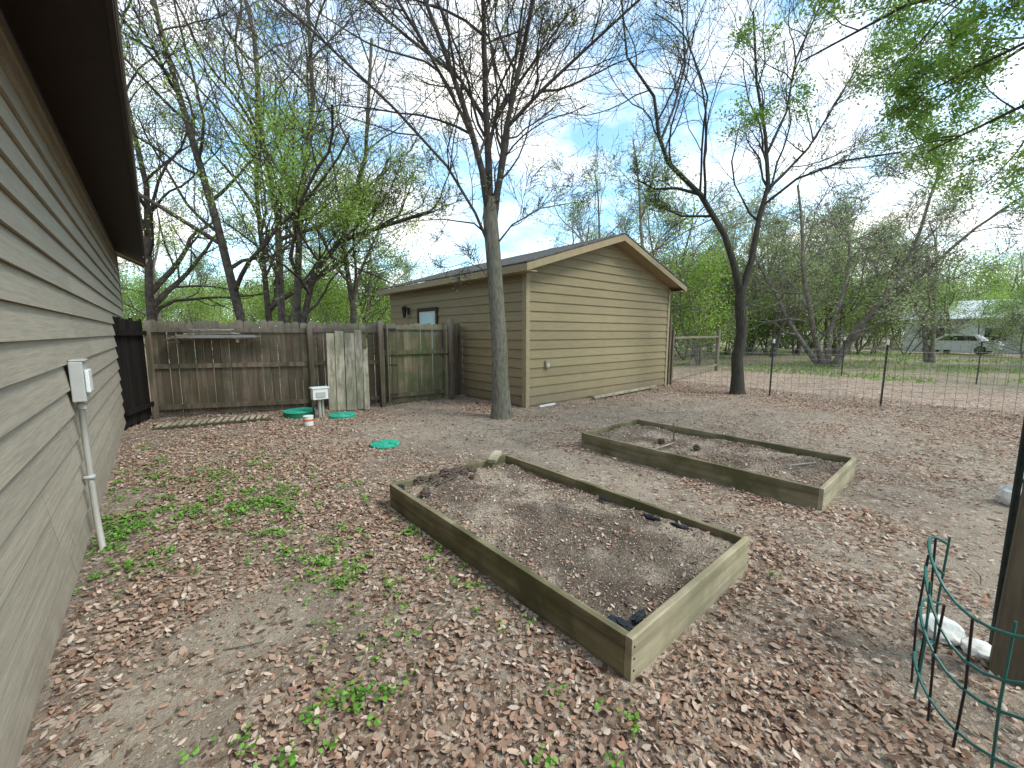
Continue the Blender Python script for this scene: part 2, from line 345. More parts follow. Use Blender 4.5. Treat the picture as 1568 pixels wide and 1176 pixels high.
mb.add([(-.01,-4,ZE+.19),(-.01,HE+.35,ZE+.19),(-4,HE+.35,5.2),(-4,-4,5.2)],[(0,1,2,3)],'shingle')
mb.beam((-.02,HE+.3,ZE+.05),(-3.9,HE+.3,5.05),.03,.2,'trim'); mb.add([(-.05,HE,ZE),(-.05,HE+.3,ZE),(HX-3,HE+.3,4.8),(HX-3,HE,4.8)],[(0,1,2,3)],'trim')
mb.obj('roof_eave',H)
E=empty('electrical_conduit_box')
mb=MB(); mb.box((-.470,4.12,1.12),(-.40,4.33,1.40),'meter'); mb.box((-.398,4.14,1.18),(-.375,4.31,1.34),'white'); mb.box((-.468,4.13,1.402),(-.385,4.32,1.415),'meter'); mb.obj('box',E,bevel=.006)
mb=MB(); mb.tube([(-.44,4.21,1.12),(-.44,4.2,.8),(-.43,4.15,.3),(-.41,4.10,-.05)],.019,10,'grey'); mb.tube([(-.44,4.21,1.10),(-.44,4.21,1.06)],.026,10,'grey')
mb.box((-.470,4.15,.55),(-.41,4.2,.575),'meter'); mb.obj('conduit',E,smooth=True)
# ---------------------------------------------------------------- shed
S=empty('wooden_shed'); SX0,SX1,SY0,SY1=5.85,11.62,6.3,12.75; EZ=2.93; PK=(SX0+SX1)/2; SL=.315
def roofz(x): return EZ+SL*(min(x,2*PK-x)-SX0)
def rg(z):
    if z<=EZ: return SX0,SX1
    return SX0+(z-EZ)/SL, SX1-(z-EZ)/SL
mb=MB(); pk=roofz(PK)
siding(mb,SX0,SX1,.06,pk-.03,.2,lambda s,o,z:(s,SY0-o,z),'shed',seed=5,roof=rg,joint=9)
siding(mb,SY0,SY1,.06,EZ,.2,lambda s,o,z:(SX0-o,s,z),'shed',seed=6,joint=8)
mb.obj('siding',S)
mb=MB()
mb.add([(SX0+.01,SY0+.01,-.1),(SX1,SY0+.01,-.1),(SX1,SY0+.01,EZ),(PK,SY0+.01,pk),(SX0+.01,SY0+.01,EZ),(SX0+.01,SY1,-.1),(SX1,SY1,-.1),(SX1,SY1,EZ),(PK,SY1,pk),(SX0+.01,SY1,EZ)],
   [(0,1,2,3,4),(5,9,8,7,6),(1,6,7,2),(0,4,9,5)],'trim'); mb.obj('walls',S)
mb=MB()
for (a,b_) in (((SX0-.034,SY0-.034,.02),(SX0+.07,SY0-.0295,EZ-.05)),((SX0-.034,SY0-.0295,.02),(SX0-.0295,SY0+.09,EZ-.05)),((SX1-.08,SY0-.034,.02),(SX1+.028,SY0-.0295,EZ-.05)),((SX1+.001,SY0-.0295,.02),(SX1+.028,SY0+.09,EZ-.05))): mb.box(a,b_,'trim')
mb.obj('corner_boards',S)
ov=.32; oy=.35; y0=SY0-oy; y1=SY1+.3; xl=SX0-ov; xr=SX1+ov; zl=EZ-SL*ov
mb=MB()
T=.13
for sx,xe in ((1,xl),(-1,xr)):
    mb.add([(xe,y0,zl),(xe,y1,zl),(PK,y1,pk+.0),(PK,y0,pk+.0)],[(0,1,2,3)],'trim')
    mb.add([(xe-sx*.03,y0-.03,zl+T+.012),(xe-sx*.03,y1,zl+T+.012),(PK,y1,pk+T+.02),(PK,y0-.03,pk+T+.02)],[(0,1,2,3)],'shingle')
    mb.add([(xe-sx*.03,y0-.03,zl+T-.012),(xe-sx*.03,y1,zl+T-.012),(xe-sx*.03,y1,zl+T+.012),(xe-sx*.03,y0-.03,zl+T+.012)],[(0,1,2,3)],'shingle')
    mb.add([(xe-sx*.03,y0-.03,zl+T-.012),(PK,y0-.03,pk+T-.006),(PK,y0-.03,pk+T+.02),(xe-sx*.03,y0-.03,zl+T+.012)],[(0,1,2,3)],'shingle')
    mb.add([(xe-sx*.012,y0-.02,zl-.03),(PK,y0-.02,pk-.03),(PK,y0-.02,pk+T-.012),(xe-sx*.012,y0-.02,zl+T-.018),(xe-sx*.012,y0,zl-.03),(PK,y0,pk-.03),(PK,y0,pk+T-.012),(xe-sx*.012,y0,zl+T-.018)],[(0,1,2,3),(0,4,5,1),(4,7,6,5),(0,3,7,4)],'trim')
    a=min(xe,xe-sx*.025); c_=max(xe,xe-sx*.025)
    mb.box((a,y0+.002,zl-.03),(c_,y1,zl+T-.02),'trim')
    a=min(xe+sx*.003,SX0-.036 if sx>0 else SX1+.03); c_=max(xe+sx*.003,SX0-.036 if sx>0 else SX1+.03)
    mb.box((a,y0+.003,zl-.028),(c_,SY1,zl-.005),'trim')
mb.obj('roof',S)
mb=MB()
mb.box((SX0-.055,9.78,.05),(SX0-.029,9.88,2.3),'soffit');mb.box((SX0-.055,10.8,.05),(SX0-.029,10.9,2.3),'soffit');mb.box((SX0-.055,9.88,2.2),(SX0-.029,10.8,2.3),'soffit')
mb.box((SX0-.037,9.88,.05),(SX0-.029,10.8,2.199),'door'); mb.box((SX0-.044,10.02,1.2),(SX0-.038,10.66,2.1),'glass'); mb.tube([(SX0-.04,10.72,1.0),(SX0-.1,10.72,1.0)],.03,8,'black'); mb.obj('door',S)
mb=MB()
mb.box((SX0-.055,11.42,2.15),(SX0-.029,11.52,2.35),'black'); mb.tube([(SX0-.04,11.47,2.32),(SX0-.12,11.47,2.42),(SX0-.17,11.47,2.36)],.01,6,'black')
mb.tube([(SX0-.17,11.47,2.40),(SX0-.17,11.47,2.32)],[.02,.11],8,'black'); mb.tube([(SX0-.17,11.47,2.32),(SX0-.17,11.47,2.12)],[.08,.05],8,'black'); mb.tube([(SX0-.17,11.47,2.12),(SX0-.17,11.47,2.05)],[.06,.02],8,'black'); mb.obj('wall_lantern',S)
mb=MB(); mb.box((6.38,SY0-.07,.84),(6.5,SY0-.025,1.0),'trim'); mb.box((6.40,SY0-.085,.86),(6.48,SY0-.071,.94),'meter'); mb.obj('outlet_box',S,bevel=.005)
mb=MB()
for xx in np.arange(SX0+.3,SX1,1.3): mb.box((xx,SY0+.02,-.05),(xx+.4,SY0+.2,.07),'concrete')
mb.beam((7.9,6.12,.05),(10.9,6.2,.07),.09,.05,'fencelight'); mb.beam((6.1,6.15,.04),(6.6,6.17,.04),.06,.03,'white'); mb.obj('base_blocks',S)
# ---------------------------------------------------------------- wooden fence
def picket(mb,p,d,w,h,t,mat,z0=.04,lean=0):
    d=Vector((d[0],d[1],0)); n=Vector((-d.y,d.x,0)); c=.03
    prof=[(0,z0),(w,z0),(w,h-c),(w-c,h),(c,h),(0,h-c)]
    vs=[];
    for o in (0,t):
        for s,z in prof: q=Vector((p[0],p[1],0))+d*(s+lean*z)+n*o; vs.append((q.x,q.y,z))
    mb.add(vs,[(5,4,3,2,1,0),(6,7,8,9,10,11)]+[(i,(i+1)%6,6+(i+1)%6,6+i) for i in range(6)],mat)
def run(mb,a,b_,mat,h=1.83,w=.14,gap=.008,off=.02,rr=None):
    a=Vector(a);b_=Vector(b_);d=(b_-a).normalized();L=(b_-a).length;n=Vector((-d.y,d.x)); s=0
    while s+w*.5<L:
        ww=min(w,L-s); q=a+d*s+n*(off+rr.uniform(0,.006)); picket(mb,q,d,ww-gap*rr.uniform(.6,1.6),h+rr.uniform(-.03,.03),.017,mat,z0=rr.uniform(.03,.07),lean=rr.uniform(-.006,.006))
        s+=w+rr.uniform(-.004,.006)
rr=random.Random(11)
A=(-.1,10.15);B=(2.38,9.12);C=(3.66,8.62);Dp=(5.28,8.42)
FN=empty('wooden_fence')
mb=MB()
run(mb,A,B,'fence',1.82,rr=rr); run(mb,B,C,'fence',1.82,rr=rr); run(mb,(5.36,8.46),(5.84,8.62),'fence',1.82,rr=rr)
mb.obj('pickets',FN)
mb=MB()
for a,b_ in ((A,B),(B,C)):
    for z in (.2,.98,1.66): mb.beam((a[0],a[1],z),(b_[0],b_[1],z-.01),.038,.088,'fence')
mb.obj('rails',FN)
mb=MB()
for q,h in ((A,1.82),(B,1.74),(C,1.86),(Dp,1.9)): mb.beam((q[0],q[1]-.07,-.1),(q[0],q[1]-.07,h),.095,.095,'fence')
mb.beam((5.36,8.40,-.1),(5.36,8.40,1.95),.09,.09,'gate'); mb.obj('posts',FN,bevel=.006)
mb=MB(); dA=(Vector(B)-Vector(A)).normalized(); nA=Vector((dA.y,-dA.x))
for i,(s0,s1,o,z,mt) in enumerate(((.30,1.95,.12,1.47,'fence'),(.38,1.7,.14,1.505,'greyplank'),(.42,1.85,.12,1.532,'fencelight'),(.5,1.75,.15,1.56,'greyplank'),(.62,1.5,.13,1.588,'fencelight'),(.7,1.42,.14,1.614,'greyplank'),(.76,1.38,.12,1.64,'fencelight'),(.45,1.6,.23,1.50,'fence'),(.55,1.8,.24,1.525,'greyplank'),(.72,1.4,.13,1.667,'greyplank'))):
    p0=Vector(A)+dA*s0+nA*o; p1=Vector(A)+dA*s1+nA*(o+rr.uniform(-.03,.03)); mb.beam((*p0,z),(*p1,z+rr.uniform(-.008,.008)),.12,.021,mt)
for s_ in (.55,1.5):
    p0=Vector(A)+dA*s_+nA*.02; p1=Vector(A)+dA*s_+nA*.3; mb.beam((*p0,1.42),(*p1,1.45),.04,.06,'fence')
mb.obj('stacked_boards',FN)
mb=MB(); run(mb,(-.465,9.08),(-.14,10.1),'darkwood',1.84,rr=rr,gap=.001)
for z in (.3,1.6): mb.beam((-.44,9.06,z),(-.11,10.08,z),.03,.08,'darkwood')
mb.obj('dark_side_panel',FN)
PL=empty('leaning_planks'); mb=MB()
d=(Vector(C)-Vector(B)).normalized(); nn=Vector((-d.y,d.x))
for s,w,h,o in ((.34,.15,1.60,.34),(.50,.17,1.64,.36),(.685,.19,1.60,.40),(.885,.14,1.66,.34),(1.03,.10,1.25,.42)):
    q=Vector(B)+d*s; b0=q-nn*o; t0=q-nn*.08
    vs=[]
    for pz,z in ((b0,.02),(t0,h)):
        for e,f in ((0,0),(w,0),(w,.02),(0,.02)): r=pz+d*e-nn*f; vs.append((r.x,r.y,z+(rr.uniform(-.012,.012) if z>1 else 0)))
    mb.add(vs,[(0,1,2,3),(4,7,6,5),(0,4,5,1),(1,5,6,2),(2,6,7,3),(3,7,4,0)],'fencelight')
mb.obj('planks',PL)
G=empty('wooden_gate'); mb=MB()
g0=Vector(C)+Vector((.09,-.03)); g1=Vector(Dp)-Vector((.09,.0)); run(mb,g0,g1,'gate',1.80,rr=rr,off=.0); mb.obj('pickets',G)
mb=MB(); d=(g1-g0).normalized(); nn=Vector((-d.y,d.x)); a=g0-nn*.025;b_=g1-nn*.025
for z in (.22,1.17,1.72): mb.beam((*a,z),(*b_,z),.035,.09,'gate')
for q in (a+d*.05,b_-d*.05): mb.beam((q.x-nn.x*.036,q.y-nn.y*.036,.1),(q.x-nn.x*.036,q.y-nn.y*.036,1.8),.09,.03,'gate')
mb.obj('frame',G)
mb=MB()
for z in (.25,.9,1.68):
    q=a-nn*.06-d*.05; mb.beam((*q,z),(*(q+d*.3),z),.008,.035,'black')
q=b_-nn*.06-d*.12; mb.beam((*q,1.1),(*(q+d*.2),1.1),.01,.05,'black'); mb.obj('hinges_latch',G)
# ---------------------------------------------------------------- raised beds
m,nt,b=new_mat('bed_soil',.97,.05); v=coords(nt); n1=noise(nt,v,2.2,5,.6); n2=noise(nt,v,70,4,.75)
c=ramp(nt,[(.38,(.155,.122,.096)),(.5,(.245,.20,.158)),(.60,(.44,.375,.30))],n1).outputs[0]
c=mix(nt,.85,c,ramp(nt,[(.35,(.3,.28,.26)),(.52,(1,1,1)),(.68,(1.6,1.5,1.4))],n2).outputs[0],'MULTIPLY'); nt.links.new(c,b.inputs['Base Color']); bump(nt,b,n2,1,.025); M['soil']=m
def bed(name,x0,x1,y0,y1,h,seed,ends):
    e=empty(name); t=.04
    def board(nm,p0,L,rz,mat,dz=0):
        mb=MB(); mb.box((0,0,-.05),(L,t,h+dz),mat); o=mb.obj(nm,e,bevel=.004); o.location=(*p0,0); o.rotation_euler=(0,0,rz); return o
    board('side_board_near',(x0+t,y0+t+.001),y1-y0-2*t-.002,math.pi/2,'bed',-.004)
    board('side_board_far',(x1,y0+t+.001),y1-y0-2*t-.002,math.pi/2,'bed',.003)
    board('end_board_front',(x0,y0),x1-x0,0,ends); board('end_board_back',(x0,y1-t),x1-x0,0,'bed',.002)
    mb=MB()
    for cx in (x0+t*.5,x1-t*.5):
        for z in (.05,.11,.17): mb.tube([(cx,y0-.003,z),(cx,y0+.001,z)],.005,8,'black')
    mb.obj('screws',e)
    def sz(X,Y): return h-.075+(fbm(X,Y,1.6,seed)-.5)*.09+(fbm(X,Y,9,seed+3)-.5)*.045+.03*blobm(X,Y,(x0+x1)/2,(y0+y1)/2,.4,.9)+.05*blobm(X,Y,x0+.5,y1-.2,.4,.15)
    xs=np.arange(x0+t*.5,x1-t*.4,.015); ys=np.arange(y0+t*.5,y1-t*.4,.015); X,Y=np.meshgrid(xs,ys,indexing='ij')
    Z=sz(X,Y)+rng.normal(0,.0025,X.shape)
    V=np.stack([X,Y,Z],-1).reshape(-1,3); nx,ny=X.shape; i,j=np.meshgrid(np.arange(nx-1),np.arange(ny-1),indexing='ij'); a=(i*ny+j).ravel()
    me=np_mesh('soil',V,[np.stack([a,a+ny,a+ny+1,a+1],1)],[M['soil']],smooth=True); mk('soil',me,parent=e)
    n=4200; x=rng.uniform(x0+.06,x1-.06,n); y=rng.uniform(y0+.06,y1-.06,n)
    edge=np.minimum(np.minimum(x-x0,x1-x),np.minimum(y-y0,y1-y)); k=np.clip(.13+.9*np.exp(-edge/.12)+.9*(fbm(x,y,2,seed+9)-.47),0,1); kp=rng.random(n)<k; x=x[kp];y=y[kp]; n=len(x)
    L=rng.uniform(.018,.04,n); mk('bed_leaves',leaf_mesh('bed_leaves',np.stack([x,y,sz(x,y)+.004],1),L,L*.5,'litter',seed=seed),parent=e)
    n=10000; x=rng.uniform(x0+.05,x1-.05,n); y=rng.uniform(y0+.05,y1-.05,n); L=rng.uniform(.005,.017,n)
    mk('mulch_bits',leaf_mesh('mulch_bits',np.stack([x,y,sz(x,y)+.002],1),L,L*.5,'chips',seed=seed),parent=e)
    return e
bd1=bed('raised_garden_bed',1.53,2.95,.93,3.5,.215,50,'bedend'); bd2=bed('raised_garden_bed',4.41,5.80,.83,3.6,.215,70,'bedend')
def crumple(c,r,mat,name,par,seed):
    mb=MB(); mb.blob(c,r,mat,seed,3,.3); return mb.obj(name,par)
k=0
for c,r in (((1.63,1.06,.17),(.03,.08,.012)),((1.74,1.03,.17),(.06,.02,.02)),((2.85,1.35,.165),(.02,.09,.012)),((2.83,1.6,.165),(.025,.07,.012)),((2.84,2.05,.165),(.02,.06,.012)),((1.6,3.42,.18),(.04,.03,.03))):
    crumple(c,r,'cloth','landscape_fabric_scrap',bd1,k); k+=1
for i_ in range(26):
    cx_=random.gauss(2.08,.2); cy_=min(3.44,random.gauss(3.34,.08)); r_=random.uniform(.015,.06)*math.exp(-abs(cx_-2.1))
    crumple((cx_,cy_,.175+r_*.4+random.uniform(0,.03)*(abs(cx_-2.1)<.2)),(r_*1.3,r_,r_*.9),'clod','dirt_clod',bd1,k); k+=1
mb=MB()
for i_ in range(9):
    a_=random.uniform(-.6,.6); x_=random.uniform(1.7,2.2); y_=random.uniform(3.2,3.4); L=random.uniform(.12,.35)
    mb.tube([(x_,y_,.2),(x_+L*.5*math.cos(a_),y_+L*.3*math.sin(a_),.225),(x_+L*math.cos(a_),y_+L*.4*math.sin(a_),.21+random.uniform(0,.06))],random.uniform(.003,.008),5,'railwood' if i_%2 else 'barkm')
mb.obj('sticks',bd1)
mb=MB(); mb.beam((2.62,3.36,.235),(2.82,3.5,.27),.09,.04,'fencelight'); mb.obj('wood_block',bd1,bevel=.004)
mb=MB(); mb.tube([(5.1,2.6,.1),(5.08,2.61,.42)],.010,6,'post'); mb.tube([(4.5,2.6,.16),(5.0,2.55,.18)],.010,6,'fencelight'); mb.beam((5.1,1.3,.165),(5.45,1.12,.17),.02,.01,'greyplank')
mb.obj('stake',bd2)
for c in ((4.95,2.7,.18),(5.0,2.25,.18)): crumple(c,(.035,.04,.035),'clod','dead_plant',bd2,k); k+=1
# ---------------------------------------------------------------- septic lids etc
def lid(name,x,y,r,h,mat,top=None):
    mb=MB(); mb.tube([(x,y,-.02),(x,y,h)],r,28,mat); mb.tube([(x,y,h),(x,y,h+.018)],[r*1.04,r*1.02],28,top or mat)
    mb.tube([(x,y,h+.018),(x,y,h+.026)],[r*.8,r*.78],28,top or mat)
    for a in range(6):
        t=a*math.pi/3; mb.beam((x+.3*r*math.cos(t),y+.3*r*math.sin(t),h+.03),(x+.95*r*math.cos(t),y+.95*r*math.sin(t),h+.024),.02,.012,top or mat)
    mb.tube([(x,y,h+.02),(x,y,h+.035)],[r*.25,r*.2],16,top or mat)
    return mb.obj(name)
lid('septic_tank_lid',2.37,5.51,.2,.015,'green'); lid('septic_tank_lid',2.62,8.07,.24,.02,'green'); lid('septic_tank_lid',2.0,8.6,.28,.1,'dgreen',top='green')
mb=MB(); mb.tube([(2.26,8.2,-.05),(2.26,8.2,.42)],.03,12,'grey'); mb.tube([(2.33,8.24,-.05),(2.33,8.24,.38)],.022,12,'grey')
mb.box((2.13,8.1,.36),(2.4,8.26,.56),'white'); mb.box((2.11,8.085,.562),(2.42,8.275,.59),'white'); mb.box((2.18,8.085,.40),(2.35,8.097,.50),'meter')
mb.tube([(2.15,8.2,-.05),(2.15,8.2,.2),(2.2,8.2,.25)],.018,8,'black'); mb.obj('septic_control_box',bevel=.006)
mb=MB(); mb.tube([(1.9,7.6,0),(1.9,7.6,.16)],[.075,.08],20,'white'); mb.tube([(1.9,7.6,.09),(1.9,7.6,.12)],.083,20,'orange'); mb.tube([(1.9,7.6,.16),(1.9,7.6,.175)],.085,20,'white'); mb.obj('plastic_bucket')
mb=MB()
for i in range(16): mb.beam((-.1+.1*i,8.86-.02*i,.055),(.0+.1*i,9.2-.02*i,.055),.06,.02,'fencelight')
for k_ in (0,.25,.5): mb.beam((-.15,8.82+k_*.8,.03),(1.5,8.5+k_*.8,.03),.05,.03,'fence')
mb.obj('wooden_pallet')
# ---------------------------------------------------------------- wire fence
def tpost(x,y,h=1.45,lx=.04,ly=0,w=.035):
    mb=MB(); mb.beam((x,y,-.1),(x+lx,y+ly,h),w,.008,'tpost'); mb.beam((x,y+.012,-.1),(x+lx,y+ly+.012,h),.008,.03,'tpost')
    mb.beam((x+lx*.93,y+ly,h-.1),(x+lx,y+ly,h+.002),w+.005,.036,'white')
    for i in range(14): z=.2+i*.085; mb.beam((x+lx*z/h,y-.012,z),(x+lx*z/h,y-.012,z+.02),.02,.012,'tpost')
    return mb.obj('steel_t_post')
for q in ((11.7,3.5),(11.9,1.4,),(12.3,-1.4),(19.1,.1),(19.0,3.4),(19.4,-3.6)): tpost(*q,lx=random.uniform(-.02,.05))
def wirefence(name,pts,h,dx,dz,r=.0022,mat='wire'):
    mb=MB()
    for a,b_ in zip(pts[:-1],pts[1:]):
        a=Vector(a);b_=Vector(b_);L=(b_-a).length; n=int(L/dx)
        for i in range(n+1):
            q=a.lerp(b_,i/n); mb.tube([(q.x,q.y,.02),(q.x+random.uniform(-.02,.02),q.y+random.uniform(-.02,.02),h)],r,3,mat,False)
        for j in range(int(h/dz)+1):
            z=.03+j*dz; mb.tube([(*a.lerp(b_,t),z+.03*math.sin(t*9+j)-.03*math.sin(t*math.pi)*(j>int(h/dz)-2)) for t in np.linspace(0,1,7)],r,3,mat,False)
    return mb.obj(name)
wirefence('wire_fence',[(11.75,5.6),(11.7,3.5),(11.9,1.4),(12.3,-1.4),(12.4,-3)],1.2,.15,.12,.0035)
wirefence('wire_fence',[(18.1,7.5),(19.0,3.4),(19.1,.1),(19.4,-3.6)],1.2,.2,.2,.005)
mb=MB(); mb.beam((11.85,6.35,-.1),(11.75,6.3,2.15),.09,.09,'post'); mb.beam((11.95,6.3,-.1),(11.93,6.28,1.7),.07,.07,'post'); mb.beam((18.1,7.5,-.1),(18.1,7.5,1.75),.12,.12,'railwood')
for z in (.25,1.45): mb.beam((11.9,6.4,z),(18.1,7.5,z),.05,.07,'railwood')
mb.obj('rail_fence')
wirefence('wire_fence',[(11.9,6.45),(18.05,7.55)],1.4,.25,.2,.004)
mb=MB(); mb.beam((2.88,-.20,-.2),(2.99,-.255,2.3),.11,.10,'post'); mb.obj('wooden_fence_post',bevel=.006)
tpost(3.10,-.165,1.75,.02,w=.02)
mb=MB(); cx,cy,R=2.52,-.318,.40
for i in range(17):
    t=math.radians(60+i*16); x=cx+R*math.cos(t); y=cy+R*math.sin(t); hh=.60+.07*math.sin(i*.9+1)
    mb.tube([(x,y,0),(x+.012*math.sin(i*2),y+.01*math.cos(i*3),hh*.5),(x+.02*math.sin(i*1.3),y,hh)],.0045,6,'black' if i%3 else 'gwire')
for z0,am in ((.62,.07),(.32,.06),(.12,.04),(.47,.1)):
    mb.tube([(cx+(R+.004)*math.cos(math.radians(60+i*8)),cy+(R+.004)*math.sin(math.radians(60+i*8)),z0+am*math.sin(i*.45)) for i in range(33)],.006,6,'gwire')
mb.obj('wire_garden_roll')
mb=MB(); mb.blob((3.05,.02,.03),(.12,.09,.05),'rock',3,3,.07); mb.blob((3.0,-.12,.02),(.08,.07,.04),'rock',4,3,.07); mb.obj('limestone_rock')
mb=MB(); mb.blob((5.95,-.33,.08),(.12,.14,.12),'rock',5,3,.08); mb.blob((6.0,-.38,.25),(.08,.09,.08),'rock',6,3,.08); mb.obj('limestone_rock')
# ---------------------------------------------------------------- trees
RV=Vector((.7559,-.6547,0)); FV=Vector((.6547,.7559,0))
class Tree:
    def __init__(s,seed): s.r=random.Random(seed); s.V=[];s.F=[];s.n=0; s.tips=[]
    def tube(s,pts,rad):
        n=len(pts); r0=rad[0]; k=12 if r0>.1 else 7 if r0>.045 else 4 if r0>.018 else 3
        P=np.array([tuple(p) for p in pts]); T=np.gradient(P,axis=0); T/=np.linalg.norm(T,axis=1,keepdims=True)+1e-9
        a=np.array([0.,0,1]) if abs(T[0,2])<.9 else np.array([1.,0,0])
        x=np.cross(T,a); x/=np.linalg.norm(x,axis=1,keepdims=True)+1e-9; y=np.cross(T,x)
        th=np.arange(k)*2*np.pi/k; R=np.array(rad)[:,None,None]
        v=P[:,None]+R*(np.cos(th)[None,:,None]*x[:,None]+np.sin(th)[None,:,None]*y[:,None])
        s.V.append(v.reshape(-1,3)); i=np.arange(n-1)[:,None]*k; j=np.arange(k)[None]
        s.F.append((np.stack([i+j,i+(j+1)%k,i+k+(j+1)%k,i+k+j],-1).reshape(-1,4)+s.n)); s.n+=n*k
    def limb(s,p,d,L,r,lvl,cfg):
        R=s.r; n=max(3,min(9,int(L/.35)+2)) if lvl<cfg['max'] else 2
        pts=[p.copy()]; q=p.copy(); d=d.normalized(); st=L/n; w=cfg['wander']
        for i in range(n):
            d=(d+Vector((R.gauss(0,w),R.gauss(0,w),R.gauss(0,w)+cfg['up']*(.12 if lvl<3 else .05)))).normalized(); q=q+d*st; pts.append(q.copy())
        s.poly(pts,r,max(r*.35,cfg['rmin']),lvl,cfg,L)
    def poly(s,pts,r0,r1,lvl,cfg,L=None,t0=.2,nchild=None):
        R=s.r; n=len(pts)
        L=L or sum((pts[i+1]-pts[i]).length for i in range(n-1))
        rad=[r0+(r1-r0)*(i/(n-1))**.8 for i in range(n)]
        if lvl==0: rad[0]*=1.25
        s.tube(pts,rad)
        if lvl>=cfg['max']: s.tips.append(pts[-1]); s.tips.append(pts[len(pts)//2]); return
        nc=nchild or cfg['n'][lvl]; nc=max(2,int(nc*R.uniform(.75,1.25)))
        for c in range(nc):
            t=t0+(1-t0)*(c+R.random())/nc; f=t*(n-1); i=min(int(f),n-2); p=pts[i].lerp(pts[i+1],f-i); d=(pts[i+1]-pts[i]).normalized()
            side=Vector((R.gauss(0,1),R.gauss(0,1),R.gauss(0,.6)+.15)); side=(side-d*side.dot(d)).normalized()
            an=math.radians(R.uniform(*cfg['ang'])); cd=d*math.cos(an)+side*math.sin(an)
            rr_=rad[i]*R.uniform(.35,.6); cl=L*cfg['lr']*R.uniform(.6,1.2)*(1.15-.6*t)
            s.limb(p,cd,max(cl,.15),max(rr_,cfg['rmin']),lvl+1,cfg)
    def mesh(s,name,bark,leaf=None,nl=0,ls=.06,spread=.12,zmax=None,zmin=0):
        V=np.concatenate(s.V); F=[np.concatenate(s.F)]; mi=[np.zeros(len(F[0]),int)]; mats=[M[bark]]
        if leaf and nl:
            tp=np.array([tuple(t) for t in s.tips]); r=np.random.default_rng(len(tp))
            cl=np.clip(fbm(tp[:,0]+tp[:,2],tp[:,1]-tp[:,2]*.5,.9,77)-.33,.01,1)**2
            w=np.clip(1-(tp[:,2]-zmin)/(zmax-zmin),.03,1)**1.5*cl if zmax else cl
            w/=w.sum(); ix=r.choice(len(tp),nl,p=w)
            C_=tp[ix]+r.normal(0,spread,(nl,3)); a=r.normal(0,1,(nl,3)); a/=np.linalg.norm(a,axis=1,keepdims=True); b=r.normal(0,1,(nl,3)); b=np.cross(a,b); b/=np.linalg.norm(b,axis=1,keepdims=True)
            L=(ls*r.uniform(.6,1.3,nl))[:,None]; W=L*.5
            q=np.stack([C_-a*L*.5,C_+b*W*.5,C_+a*L*.5,C_-b*W*.5],1).reshape(-1,3)
            F.append(np.arange(nl*4).reshape(-1,4)+len(V)); V=np.concatenate([V,q]); mi.append(np.ones(nl,int)); mats.append(M[leaf])
        return np_mesh(name,V,[np.concatenate(F)],mats,np.concatenate(mi),smooth=True)
def Lp(base,a,f,z): return Vector(base)+RV*a+FV*f+Vector((0,0,z))
CF=dict(max=4,n=[7,8,8,6],ang=(26,60),lr=.55,wander=.14,up=.5,rmin=.004)
MT=empty('bare_elm_tree')
t=Tree(1); B0=(4.85,5.9,0); l=lambda *a:Lp(B0,*a)
t.tube([l(0,0,-.1),l(.0,0,.08),l(.0,0,.3),l(-.03,.02,.8),l(-.03,.0,1.3),l(-.09,.02,2.2),l(-.14,.03,3.0),l(-.19,.03,3.6),l(-.2,.03,4.0)],[.26,.21,.175,.155,.15,.14,.137,.135,.11])
mk('trunk',t.mesh('tree_trunk','bark'),parent=MT)
t=Tree(2)
for pts,r in (([(-.2,.03,3.6),(-.32,-.1,4.4),(-.55,-.2,5.2),(-.95,-.3,6.3),(-1.4,-.3,7.4),(-1.9,-.5,9)],.075),
    ([(-.2,.03,3.6),(-.22,.15,4.6),(-.28,.3,5.8),(-.3,.3,7.2),(-.4,.6,8.6),(-.3,.7,10.5)],.085),
    ([(-.2,.03,3.5),(-.02,.05,4.3),(.1,-.1,5.1),(.35,-.2,6.1),(.6,-.3,7.2),(.9,-.6,9)],.075),
    ([(-.16,.03,3.2),(-.05,.3,4.2),(.1,.8,5.2),(.2,1.2,6.6),(.5,1.8,8.4)],.055),
    ([(-.1,.03,2.9),(-.45,-.1,3.7),(-.9,-.3,4.4),(-1.7,-.5,5.2),(-2.8,-.9,6.1),(-4,-1.1,7)],.04),
    ([(.1,-.1,5.1),(.7,-.3,5.6),(1.5,-.5,6.2),(2.6,-.8,7)],.04),
    ([(-.28,.3,5.4),(-.8,.8,6.4),(-1.9,1.2,7.4),(-3.2,1.5,8.6)],.045),
    ([(-.24,.2,4.8),(-.1,.5,5.6),(.5,.9,6.6),(1.3,1.2,7.8)],.045),
    ([(-.5,-.2,5.0),(-1.1,-.8,5.9),(-1.9,-1.6,6.9),(-2.6,-2.4,7.6)],.04),
    ([(.35,-.2,6.1),(.6,-1,6.9),(1.0,-2,7.6),(1.3,-3,8)],.035),
    ([(-.15,.02,3.1),(.2,-.1,3.5),(.7,-.2,3.75),(1.3,-.2,3.85)],.02),
    ([(-.13,.02,2.4),(-.35,-.1,2.75),(-.6,-.15,2.85),(-.9,-.2,2.75)],.012),
    ([(-.18,.02,3.3),(-.5,.2,3.6),(-1.1,.3,3.7),(-1.9,.3,3.65)],.02)):
    t.poly([l(*q) for q in pts],r,.018 if r>.03 else .006,1,CF,nchild=13 if r>.03 else 6,t0=.2)
mk('limbs_and_twigs',t.mesh('tree_main','barkt','leaf',7000,.04,.09),parent=MT)  # limbs darker than the trunk: backlit shade put into the bark colour
t=Tree(5); B0=(11.56,4.2,0); l=lambda *a:Lp(B0,*a)
